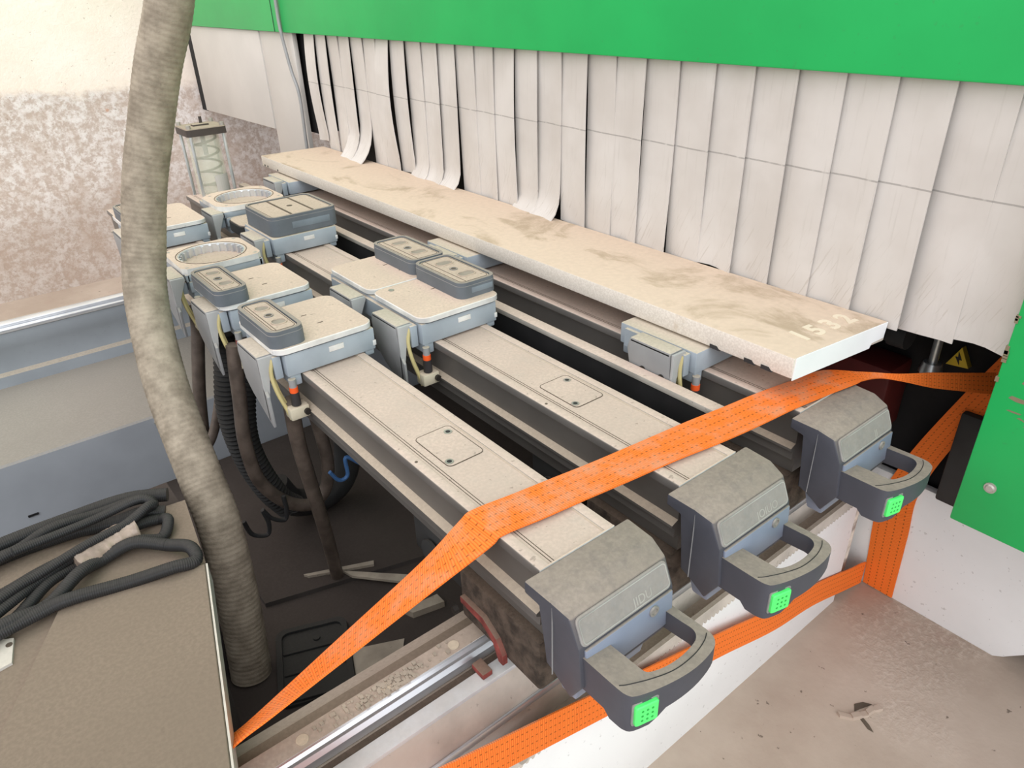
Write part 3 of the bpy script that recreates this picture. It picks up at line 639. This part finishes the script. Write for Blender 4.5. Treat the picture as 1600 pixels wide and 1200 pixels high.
def cup(x0, x1, y0, y1, z0, z1, label, kind='slots', tilt=0, grp='grey rubber suction cups on the pods'):
    t_ = thing('suction_cup', label, 'suction cup', ((x0 + x1) / 2, (y0 + y1) / 2, z0), grp)
    r = .022 if (x1 - x0) < .15 else .026
    h1 = z1 - .007
    n = 6
    bm = BM(); slab(bm, rrect(x0, x1, y0, y1, r, n), z0, h1, .002); obj('body', bm, 'cup_grey', t_)
    bm = BM(); frame(bm, rrect(x0 + .001, x1 - .001, y0 + .001, y1 - .001, r - .001, n), rrect(x0 + .009, x1 - .009, y0 + .009, y1 - .009, r - .008, n), h1 - .002, z1)
    e_ = [e for e in bm.edges if e.calc_face_angle(0) > 1.2]; bmesh.ops.bevel(bm, geom=e_, offset=.0015, segments=2, affect='EDGES')
    obj('lip', bm, 'cup_grey', t_)
    bm = BM(); slab(bm, rrect(x0 + .0105, x1 - .0105, y0 + .0105, y1 - .0105, r - .009, n), h1 - .001, z1 - .002, .0008); pd = obj('pad', bm, 'cup_pad', t_)
    zt = z1 - .002; cx, cy = (x0 + x1) / 2, (y0 + y1) / 2; w_ = x1 - x0; l_ = y1 - y0
    obj('sealing_groove', BM(frame, rrect(x0 + .0135, x1 - .0135, y0 + .0135, y1 - .0135, r - .011, n), rrect(x0 + .0148, x1 - .0148, y0 + .0148, y1 - .0148, r - .012, n), zt - .001, zt + .0005), 'groove', pd)
    if kind == 'slots':
        for s in (-1, 1):
            yc = cy + s * l_ * .23
            o_ = rrect(cx - w_ * .17, cx + w_ * .25, yc - .015, yc + .015, .0125, 4); i_ = rrect(cx - w_ * .17 + .002, cx + w_ * .25 - .002, yc - .013, yc + .013, .011, 4)
            sl_ = obj('slot', BM(frame, o_, i_, zt - .001, zt + .0022), 'cup_pad', pd); obj('slot_floor_shaded', BM(slab, i_, zt - .001, zt + .0003), 'slot_floor_shaded', pd)
        obj('centre_hole', BM(frame, circ(cx, cy, .010, 18), circ(cx, cy, .0065, 18), zt - .001, zt + .0015), 'cup_grey', pd); obj('hole_floor', BM(slab, circ(cx, cy, .0066, 14), zt - .001, zt + .0004), 'groove', pd)
        bm = BM(); box(bm, x0 + w_ * .26, x0 + w_ * .26 + .0012, y0 + .016, y1 - .016, zt - .001, zt + .0006); obj('rib_line', bm, 'groove', pd)
    else:
        for f in (.34, .66):
            bm = BM(); box(bm, x0 + w_ * f - .003, x0 + w_ * f + .003, y0 + .016, y1 - .016, zt - .001, zt + .0012); obj('divider', bm, 'groove', pd)
        obj('centre_hole', BM(slab, circ(cx, cy, .009, 16), zt - .001, zt + .0004), 'groove', pd)
    if w_ > .085:
      bm = BM(); box(bm, x0 + w_ * .3, x1 - w_ * .14, y0 - .0006, y0 + .001, z0 + (z1 - z0) * .28, z0 + (z1 - z0) * .62, .0003); obj('front_label', bm, 'cup_label', t_)
    return t_
GP = 'vacuum pods clamped on the consoles'
def pod(cx, yf, yb, label, kind='plate', xl=-.122, xr=.101, brk=True, plumb=True, colour=True, h=.053):
    t_ = thing('vacuum_pod', label, 'vacuum pod', (cx, (yf + yb) / 2, 0), GP)
    pod_body(t_, cx, yf, yb, h)
    if brk: bracket(t_, cx, yf + .012)
    if plumb: plumbing(t_, cx, yf, colour)
    if kind == 'plate': plate(t_, cx + xl, cx + xr, yf - .004, yb)
    return t_
pod(CA, 1.312, 1.525, 'blue-grey vacuum pod nearest the camera on the nearest console, white-edged plate')
cup(.421, .497, 1.315, 1.51, .068, .105, 'dark grey suction cup on the nearest pod of the nearest console')
pod(CA, 1.618, 1.835, 'second vacuum pod along the nearest console, its plate half covered by a worn cup', colour=False)
cup(.415, .494, 1.612, 1.805, .068, .105, 'suction cup with torn rim on the second pod of the nearest console')
def ring_pod(cx, cy, x0, x1, y0, y1, label, rad=.088, plumb=True):
    t_ = thing('ring_pod', label, 'clamp pod', (cx, cy, 0), 'round-socket pods with toothed rings')
    pod_body(t_, (x0 + x1) / 2 + .004, y0, y1, .033, False)
    bm = BM(); frame(bm, rrect(x0 + .006, x1 - .004, y0 + .004, y1 - .004, .02, 11), circ(cx, cy, rad + .004, 48)[6:] + circ(cx, cy, rad + .004, 48)[:6], .033, .052) if False else box(bm, x0 + .006, x1 - .004, y0 + .003, y0 + .02, .033, .052, .002); box(bm, x1 - .012, x1 - .003, y0 + .003, y1 - .003, .033, .052, .001); box(bm, x0 + .003, x0 + .012, y0 + .003, y1 - .003, .033, .052, .001); obj('rim_wall', bm, 'pod_blue', t_)
    bracket(t_, (x0 + x1) / 2 + .004, y0 - .02)
    if plumb: plumbing(t_, (x0 + x1) / 2 + .004, y0 - .02, False)
    N = 48; ci = circ(cx, cy, rad, N)
    def sq(r_):
        o_ = []
        for i in range(N):
            a_ = 2 * math.pi * i / N; c_, s_ = math.cos(a_), math.sin(a_); hx, hy = ((x1 if c_ > 0 else x0) - cx), ((y1 if s_ > 0 else y0) - cy)
            k = min(hx / c_ if abs(c_) > 1e-6 else 9, hy / s_ if abs(s_) > 1e-6 else 9); k = min(k, 1.52 * rad)
            o_.append((cx + k * c_, cy + k * s_))
        return o_
    bm = BM(); frame(bm, sq(0), ci, .052, .068); obj('socket_plate', bm, 'pod_plate', t_)
    bm = BM(); frame(bm, circ(cx, cy, rad, N), circ(cx, cy, rad - .003, N), .03, .0665)
    for i in range(0, N):
        a_ = 2 * math.pi * i / N
        if i % 2: continue
        p = Vector((cx + (rad - .006) * math.cos(a_), cy + (rad - .006) * math.sin(a_), 0)); tx = Vector((-math.sin(a_), math.cos(a_), 0)); tn = Vector((math.cos(a_), math.sin(a_), 0))
        b2 = bmesh.new(); box(b2, -.0032, .0032, -.003, .004, .038, .064); bmesh.ops.transform(b2, matrix=basis(p, tx, tn, (0, 0, 1)), verts=b2.verts)
        me = bpy.data.meshes.new('x'); b2.to_mesh(me); b2.free(); bm.from_mesh(me); bpy.data.meshes.remove(me)
    obj('toothed_ring', bm, 'alu_bright', t_)
    bm = BM(); slab(bm, circ(cx, cy, rad - .002, N), .034, .044); obj('socket_floor', bm, 'cup_pad', t_)
    bm = BM(); frame(bm, circ(cx, cy, rad + .0055, N), circ(cx, cy, rad + .0035, N), .066, .0688); obj('ring_groove', bm, 'groove', t_)
    for sx in (-1, 1):
        for sy in (-1, 1):
            bm = BM(); cyl(bm, (cx + sx * .092, cy + sy * .083, .066), (cx + sx * .092, cy + sy * .083, .0685), .005, n=12); obj('screw', bm, 'steel', t_)
ring_pod(.540, 2.03, .434, .648, 1.932, 2.135, 'round toothed socket pod on the nearest console beside the thick hose')
pod(CA, 2.385, 2.655, 'farthest vacuum pod of the nearest console, partly hidden by the thick hose', plumb=False)
cup(.425, .50, 2.40, 2.62, .068, .105, 'suction cup peeking out left of the thick hose on the farthest pod')
ring_pod(.838, 2.575, .715, .945, 2.465, 2.70, 'far round toothed socket pod on the middle console before the spring cylinder', .094, False)
# low open module with white flange between ring and big cup
t_ = thing('open_module', 'low grey module with white flange between far socket ring and big cup', 'module', (CB, 2.37, 0), GP)
bm = BM(); slab(bm, rrect(CB - .108, CB + .09, 2.31, 2.455, .035, 7), .002, .034, .002); obj('body', bm, 'black_rubber', t_)
bm = BM(); slab(bm, rrect(CB - .104, CB + .086, 2.314, 2.451, .033, 7), .034, .037); obj('dusty_lid', bm, 'cup_pad', t_)
bm = BM(); slab(bm, rrect(CB - .04, CB + .08, 2.33, 2.43, .045, 8), .037, .05, .004); fg = obj('flange', bm, 'pod_plate', t_)
for (a_, b_2) in ((-.018, 2.385), (.015, 2.36), (.05, 2.4)):
    bm = BM(); cyl(bm, (CB + a_, b_2, .049), (CB + a_, b_2, .0508), .007, n=12); obj('bolt_hole', bm, 'seam', fg)
pod(CB, 2.065, 2.29, 'vacuum pod under the big square suction cup on the middle console', kind='none')
cup(CB - .098, CB + .118, 2.072, 2.292, .055, .112, 'big square suction cup with three-part dusty pad on the middle console', 'big')
# double pod on the middle console
t_ = pod(CB, 1.252, 1.69, 'long double vacuum pod with two joined plates on the middle console', kind='none')
bracket(t_, CB, 1.475)
for (a_, b_2) in ((1.246, 1.466), (1.470, 1.69)): plate(t_, CB - .108, CB + .112, a_, b_2)
bm = BM(); cyl(bm, (.765, 1.44, .067), (.765, 1.44, .0695), .007, n=14); obj('plate_screw', bm, 'steel', t_)
cup(.853, .956, 1.485, 1.69, .068, .106, 'farther of the two dark grey cups on the double pod of the middle console')
cup(.850, .956, 1.275, 1.478, .068, .106, 'nearer of the two dark grey cups on the double pod, label on its front')
t_ = pod(CC, .775, .98, 'vacuum pod tucked under the numbered end of the long slab', kind='none', h=.05)
for dy in (.045, .095):
    bm = BM(); cyl(bm, (CC - .152, .775 + dy, -.005), (CC - .1545, .775 + dy, -.005), .008, n=14); obj('bracket_screw', bm, 'screw_dark', t_)
pod(CC, 2.72, 2.92, 'vacuum pod under the far end of the long slab', kind='none', h=.05, plumb=False)
pod(CC, 1.55, 1.75, 'vacuum pod under the middle of the long slab', kind='none', h=.05, plumb=False)

# ================================================================== STRAPS
top = [((.00, .835, -.335), (-.01, .765, -.295)), ((.078, .81, -.27), (.067, .75, -.222)), ((.120, .803, -.248), (.131, .735, -.187)), ((.266, .772, -.153), (.236, .705, -.126)), ((.393, .742, -.066), (.352, .678, -.066)), ((.455, .727, -.012), (.455, .652, -.012)),
       ((.474, .720, .0035), (.476, .646, .0035)), ((.544, .711, .003), (.546, .637, .003)), ((.615, .702, .003), (.617, .629, .003)), ((.70, .692, .002), (.71, .618, .002)), ((.80, .681, .003), (.806, .606, .003)), ((.905, .671, .003), (.915, .589, .003)),
       ((1.0, .659, .003), (1.005, .579, .003)), ((1.09, .648, .0035), (1.095, .571, .0035)), ((1.184, .632, .0035), (1.19, .558, .0035)), ((1.262, .617, .003), (1.262, .547, .003)), ((1.31, .572, .001), (1.29, .548, -.001)), ((1.35, .548, -.005), (1.345, .540, -.012)), ((1.40, .524, -.014), (1.40, .517, -.030)), ((1.46, .497, -.022), (1.46, .489, -.053)), ((1.50, .476, -.028), (1.50, .466, -.064)), ((1.60, .42, -.042), (1.60, .405, -.088))]
bm = BM(); ribbon(bm, top, .003, 5)
tag(obj('lashing_strap', bm, 'webbing', ang=60), 'orange lashing strap pulled tight across the tops of all consoles', 'strap')
c0 = lambda x_, w_: -.402 - .343 * (x_ - .6) + w_ * .0388
fr = []
for x_ in (-.35, -.1, .15, .4, .6, .8, 1.0, 1.2, 1.4, 1.58, 1.655):
    y_ = .560 + .016 * min(1, max(0, (x_ - .1) / .9)) + (.014 if x_ > 1.3 else 0)
    fr.append(((x_, y_, max(FZ + .012, c0(x_, 1))), (x_, y_, max(FZ + .004, c0(x_, -1)))))
fr[-1] = ((1.655, .584, -.715), (1.655, .584, -.793))
fr += [((1.664, .588, -.735), (1.664, .588, -.797))]
vt = [((1.672, .583, -.797), (1.672, .502, -.797)), ((1.672, .590, -.70), (1.672, .505, -.70)), ((1.672, .598, -.60), (1.672, .509, -.58)), ((1.672, .600, -.51), (1.672, .513, -.45)), ((1.668, .555, -.34), (1.668, .47, -.28)), ((1.66, .48, -.14), (1.66, .40, -.10)), ((1.655, .43, -.02), (1.655, .36, .0))]
bm = BM(); ribbon(bm, vt, -.003, 6)
tag(obj('lashing_strap', bm, 'webbing', ang=60), 'orange lashing strap rising up the white base wing beside the green pillar', 'strap')
bm = BM(); ribbon(bm, fr, -.003, 6)
tag(obj('lashing_strap', bm, 'webbing', ang=60), 'orange lashing strap running low along the white base front and round its corner', 'strap')

# ================================================================== HOSES
hose = [(.58, 1.70, 1.0), (.54, 1.73, .84), (.502, 1.75, .685), (.455, 1.78, .56), (.414, 1.80, .439), (.372, 1.805, .32), (.337, 1.80, .195), (.308, 1.775, .10), (.287, 1.72, .010), (.268, 1.63, -.085), (.261, 1.55, -.178), (.258, 1.48, -.265), (.256, 1.42, -.352), (.243, 1.38, -.528), (.228, 1.36, -.68), (.22, 1.35, -.748)]
tag(obj('suction_hose', BM(tube, hose, .047, 28, 10, .0003, .012), 'suction_hose', ang=80), 'thick dusty beige suction hose hanging down at the left into the pit', 'hose')
tag(obj('vacuum_hose', BM(tube, [(.440, 1.33, -.06), (.452, 1.37, -.188), (.471, 1.400, -.329), (.497, 1.440, -.507), (.528, 1.502, -.735)], .0175, 14), 'hose_brown'), 'shiny brown vacuum hose running straight down from the nearest pod to the pit floor', 'hose', 'vacuum hoses below the pods')
tag(obj('vacuum_hose', BM(tube, [(.43, 1.62, -.03), (.423, 1.62, -.09), (.416, 1.620, -.166), (.403, 1.620, -.292), (.414, 1.620, -.416), (.466, 1.620, -.512), (.533, 1.620, -.558), (.582, 1.620, -.531), (.603, 1.620, -.454), (.598, 1.62, -.34), (.585, 1.63, -.2)], .0175, 14), 'hose_brown'), 'brown vacuum hose hanging in a wide loop below the second pod', 'hose', 'vacuum hoses below the pods')
tag(obj('vacuum_hose', BM(tube, [(.44, 1.95, -.04), (.439, 1.950, -.088), (.418, 1.950, -.188), (.395, 1.950, -.302), (.377, 1.950, -.424), (.36, 1.95, -.55)], .018, 14), 'hose_brown'), 'brown vacuum hose below the toothed socket pod close to the thick hose', 'hose', 'vacuum hoses below the pods')
tag(obj('vacuum_hose', BM(tube, [(.455, 1.85, -.1), (.448, 1.850, -.180), (.424, 1.850, -.270), (.390, 1.850, -.359), (.355, 1.850, -.408), (.30, 1.86, -.44)], .013, 12), 'hose_brown'), 'thin brown hose curving left with a pale cable tie', 'hose', 'vacuum hoses below the pods')
tag(obj('corrugated_hose', BM(tube, [(.445, 1.75, -.05), (.438, 1.750, -.119), (.413, 1.750, -.261), (.423, 1.750, -.408), (.459, 1.750, -.545), (.506, 1.750, -.64)], .027, 16, 8, .003, .013), 'black_rubber', ang=80), 'dark corrugated hose curving down behind the looped brown hose', 'hose')
tag(obj('corrugated_hose', BM(tube, [(.47, 1.70, -.15), (.443, 1.700, -.250), (.434, 1.700, -.346), (.449, 1.700, -.446), (.484, 1.700, -.551), (.52, 1.7, -.6)], .024, 16, 8, .003, .013), 'black_rubber', ang=80), 'second dark corrugated hose inside the bend of the brown loop', 'hose')
tag(obj('rubber_hose', BM(tube, [(.50, 1.80, -.58), (.54, 1.80, -.66), (.62, 1.8, -.69), (.70, 1.80, -.66), (.74, 1.80, -.57), (.74, 1.8, -.45), (.72, 1.8, -.3)], .042, 18), 'black_rubber'), 'thick black rubber hose bent in a half circle at the bottom of the pit', 'hose')
tag(obj('air_line', BM(tube, [(.70, 1.55, -.47), (.671, 1.550, -.448), (.629, 1.550, -.407), (.626, 1.550, -.463), (.600, 1.550, -.468), (.578, 1.550, -.431)], .0055, 8), 'blue_line'), 'thin blue air line curling below the nearest console', 'air line')
tag(obj('air_line', BM(tube, [(.399, 1.600, -.495), (.418, 1.600, -.533), (.450, 1.600, -.555), (.460, 1.600, -.528), (.46, 1.6, -.48)], .006, 8), 'conduit'), 'short grey air line loop beside the looped brown hose', 'air line')
tag(obj('air_line', BM(tube, [(.346, 1.600, -.505), (.360, 1.600, -.556), (.397, 1.600, -.577), (.407, 1.600, -.545), (.40, 1.6, -.5)], .006, 8), 'conduit'), 'short grey air line loop right beside the thick suction hose', 'air line')
for (p, q, lab) in (((.448, 1.85, -.18), (.440, 1.85, -.2), 'pale cable tie round the thin brown hose'),):
    bm = BM(); cyl(bm, p, q, .0155, n=14); tag(obj('cable_tie', bm, 'scrap'), lab, 'cable tie')

# ================================================================== COVER PANELS AND CONDUITS (lower left)
cv = thing('cover_panel', 'beige dusty sheet cover in the lower left corner', 'cover', (0, .95, -.25))
bm = BM(); slab(bm, [(-.061, 1.185), (-.19, .94), (-.33, .66), (.03, .595), (.058, .709), (.162, 1.127)][::-1], -.238, -.2, .002); obj('sheet', bm, 'cover_beige', cv)
bm = BM(); prism(bm, [(.163, 1.127), (.059, .709), (.031, .595), (.034, .594), (.062, .708), (.166, 1.126)], 'z', -.245, -.2015); obj('edge_flange', bm, 'white_panel', cv)
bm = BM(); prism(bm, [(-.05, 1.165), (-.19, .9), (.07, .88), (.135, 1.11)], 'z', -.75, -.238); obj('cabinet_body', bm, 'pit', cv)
c2 = thing('rear_cover', 'beige lower cover behind the sheet cover, carrying the black conduits', 'cover', (-.1, 1.3, -.25))
bm = BM(); prism(bm, [(-.9, .66), (-.334, .664), (-.194, .943), (-.064, 1.188), (.164, 1.130), (.195, 1.36), (-.9, 1.5)], 'z', -.245, -.213); obj('sheet', bm, 'cover_beige', c2)
bm = BM(); prism(bm, [(-.8, 1.02), (-.145, 1.11), (-.135, 1.165), (-.152, 1.175), (-.8, 1.2)], 'z', -.213, -.208); tb = obj('tab', bm, 'white_panel', c2)
bm = BM(); cyl(bm, (-.143, 1.153, -.209), (-.143, 1.153, -.207), .005, n=14); obj('tab_hole', bm, 'groove', tb)
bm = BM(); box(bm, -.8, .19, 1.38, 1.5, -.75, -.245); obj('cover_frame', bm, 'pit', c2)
def lift(pl, z): return [(a_, b_2, z + .006 * math.sin(3 * i_)) for i_, (a_, b_2, c_) in enumerate(pl)]
cpaths = [
 ([(-.35, 1.10, -.2), (-.20, 1.155, -.19), (-.092, 1.177, -.190), (-.045, 1.173, -.190), (.042, 1.157, -.190), (.111, 1.135, -.190), (.150, 1.137, -.190), (.152, 1.169, -.190), (.123, 1.216, -.190), (.075, 1.248, -.190), (.022, 1.254, -.190), (-.020, 1.226, -.190), (-.081, 1.190, -.190), (-.147, 1.174, -.190), (-.35, 1.14, -.195)], -.1895, .0115, 'ribbed black conduit looping nearest the right end of the bundle'),
 ([(-.35, 1.08, -.18), (-.140, 1.209, -.180), (-.078, 1.251, -.180), (-.013, 1.274, -.180), (.057, 1.300, -.180), (.115, 1.324, -.180), (.136, 1.345, -.180), (.119, 1.365, -.180), (.042, 1.387, -.180), (-.037, 1.380, -.180), (-.122, 1.366, -.180), (-.35, 1.33, -.18)], -.180, .010, 'black conduit running through the taped part of the bundle'),
 ([(-.35, 1.22, -.19), (-.136, 1.274, -.190), (-.074, 1.297, -.190), (-.011, 1.300, -.190), (.049, 1.303, -.190), (.097, 1.311, -.190), (.137, 1.314, -.190), (.145, 1.284, -.190), (.122, 1.255, -.190), (.079, 1.262, -.190), (.016, 1.276, -.190), (-.061, 1.251, -.190), (-.146, 1.190, -.190), (-.35, 1.06, -.19)], -.198, .0105, 'black conduit turning back under the tape wrap'),
 ([(-.35, 1.10, -.175), (-.137, 1.219, -.175), (-.067, 1.249, -.175), (.008, 1.270, -.175), (.079, 1.293, -.175), (.121, 1.311, -.175), (.134, 1.325, -.175), (.115, 1.345, -.18), (.03, 1.35, -.19), (-.1, 1.33, -.19)], -.166, .0085, 'thin black conduit on top of the bundle'),
 ([(-.35, 1.37, -.2), (-.126, 1.383, -.200), (-.063, 1.386, -.200), (-.002, 1.372, -.200), (.061, 1.36, -.200), (.115, 1.345, -.200), (.15, 1.33, -.2)], -.198, .013, 'dark conduit lying at the back edge of the bundle'),
 ([(-.35, 1.40, -.2), (-.126, 1.42, -.200), (-.0, 1.425, -.200), (.10, 1.41, -.200), (.17, 1.38, -.21)], -.195, .014, 'rearmost dark conduit against the grey machine base')]
for pl, z, r, lab in cpaths:
    tag(obj('conduit', BM(tube, lift(pl, z), r, 12, 7, .0003, .0035), 'conduit', ang=80), lab, 'conduit', 'black cable conduits lying on the covers')
bm = BM(); tube(bm, [(-.02, 1.262, -.186), (.01, 1.273, -.186), (.037, 1.284, -.186), (.065, 1.289, -.186), (.09, 1.292, -.186)],   .027, 16, 5)
for v in bm.verts: v.co.z = -.186 + (v.co.z + .186) * .75; v.co += Vector((random.uniform(-.002, .002), random.uniform(-.002, .002), random.uniform(-.002, .002)))
tag(obj('tape_wrap', bm, 'tape', ang=70), 'crumpled clear packing tape wrapped round the conduit bundle', 'tape')

# ================================================================== SPRING CYLINDER AT THE BACK
R = thing('spring_cylinder', 'clear lubricator cylinder with spring and steel tie rods before the wall', 'lubricator', (.87, 3.02, -.2))
cx, cy = .872, 3.02; rx = .062
for (a_, b_2) in ((-1, -1), (1, -1), (1, 1), (-1, 1)):
    bm = BM(); cyl(bm, (cx + a_ * rx, cy + b_2 * rx, -.2), (cx + a_ * rx, cy + b_2 * rx, .235), .006, n=10); obj('tie_rod', bm, 'steel_rod', R)
    bm = BM(); cyl(bm, (cx + a_ * rx, cy + b_2 * rx, .249), (cx + a_ * rx, cy + b_2 * rx, .262), .009, n=6); obj('nut', bm, 'steel', R)
bm = BM(); slab(bm, rrect(cx - .075, cx + .075, cy - .075, cy + .075, .014, 4), .222, .25, .003); cp = obj('top_cap', bm, 'cap_dark', R)
bm = BM(); box(bm, cx - .03, cx + .03, cy - .015, cy + .015, .249, .256, .002); cyl(bm, (cx + .02, cy + .05, .25), (cx + .02, cy + .05, .275), .006); obj('cap_boss', bm, 'cap_dark', cp)
bm = BM(); slab(bm, rrect(cx - .075, cx + .075, cy - .075, cy + .075, .014, 4), -.22, -.19, .002); obj('foot', bm, 'cap_dark', R)
sp = [(cx + .048 * math.cos(a_ * .5), cy + .048 * math.sin(a_ * .5), -.1 + .31 * a_ / 76) for a_ in range(77)]
obj('spring', BM(tube, sp, .0045, 7, 2), 'spring', R)
bm = BM(); cyl(bm, (cx, cy, .14), (cx, cy, .222), .009); obj('plunger', bm, 'bracket', R)
bm = BM(); frame(bm, circ(cx, cy, .060, 28), circ(cx, cy, .057, 28), -.19, .222); obj('clear_tube', bm, 'clear', R)
bm = BM()
n = 8
for i in range(n):
    a0, a1 = math.radians(-95 + 70 * i / n), math.radians(-95 + 70 * (i + 1) / n); q = .0612
    vs = [bm.verts.new((cx + q * math.cos(a_), cy + q * math.sin(a_), z_)) for a_, z_ in ((a0, -.06), (a1, -.06), (a1, .07), (a0, .07))]; bm.faces.new(vs)
obj('paper_label', bm, 'white_panel', R)

# ================================================================== PIT CLUTTER
tr = thing('rubber_tray', 'dark ribbed rubber mat lying in the pit below the strap', 'rubber mat', (.35, 1.28, -.75))
q = [(.324, 1.411), (.475, 1.353), (.380, 1.152), (.237, 1.205)]; ctr = Vector((sum(a for a, b in q) / 4, sum(b for a, b in q) / 4, -.75))
ex = (Vector((q[1][0] - q[0][0], q[1][1] - q[0][1], 0))).normalized(); ey = Vector((-ex.y, ex.x, 0)); T = basis(ctr, ex, ey, (0, 0, 1))
def local(name, bm, mat, par):
    bmesh.ops.transform(bm, matrix=T, verts=bm.verts); return obj(name, bm, mat, par)
local('sheet', BM(slab, rrect(-.09, .09, -.115, .115, .025, 5), 0, .012, .002), 'black_rubber', tr)
local('rim', BM(frame, rrect(-.088, .088, -.113, .113, .025, 5), rrect(-.074, .074, -.099, .099, .018, 5), .008, .02), 'black_rubber', tr)
for y_ in (-.03, .035): local('rib', BM(box, -.072, .072, y_ - .004, y_ + .004, .011, .018, .001), 'black_rubber', tr)
local('stud', BM(cyl, (.01, .065, .011), (.01, .065, .017), .009), 'black_rubber', tr)
def scrap(label, pts, z, h=.008):
    tag(obj('offcut', BM(prism, pts, 'z', z, z + h), 'scrap'), label, 'offcut', 'offcuts lying in the pit')
scrap('long pale offcut lying under the strap in the pit', [(.545, 1.50), (.555, 1.465), (.69, 1.31), (.70, 1.345)], -.733)
scrap('narrow pale strip at the foot of the brown hose', [(.455, 1.56), (.463, 1.545), (.625, 1.468), (.632, 1.482)], -.7349)
scrap('small pale offcut near the guide carriage', [(.605, 1.27), (.615, 1.245), (.70, 1.225), (.70, 1.26)], -.75, .02)
scrap('square pale sheet between rubber mat and rail', [(.43, 1.26), (.56, 1.20), (.50, 1.12), (.38, 1.16)], -.75, .004)
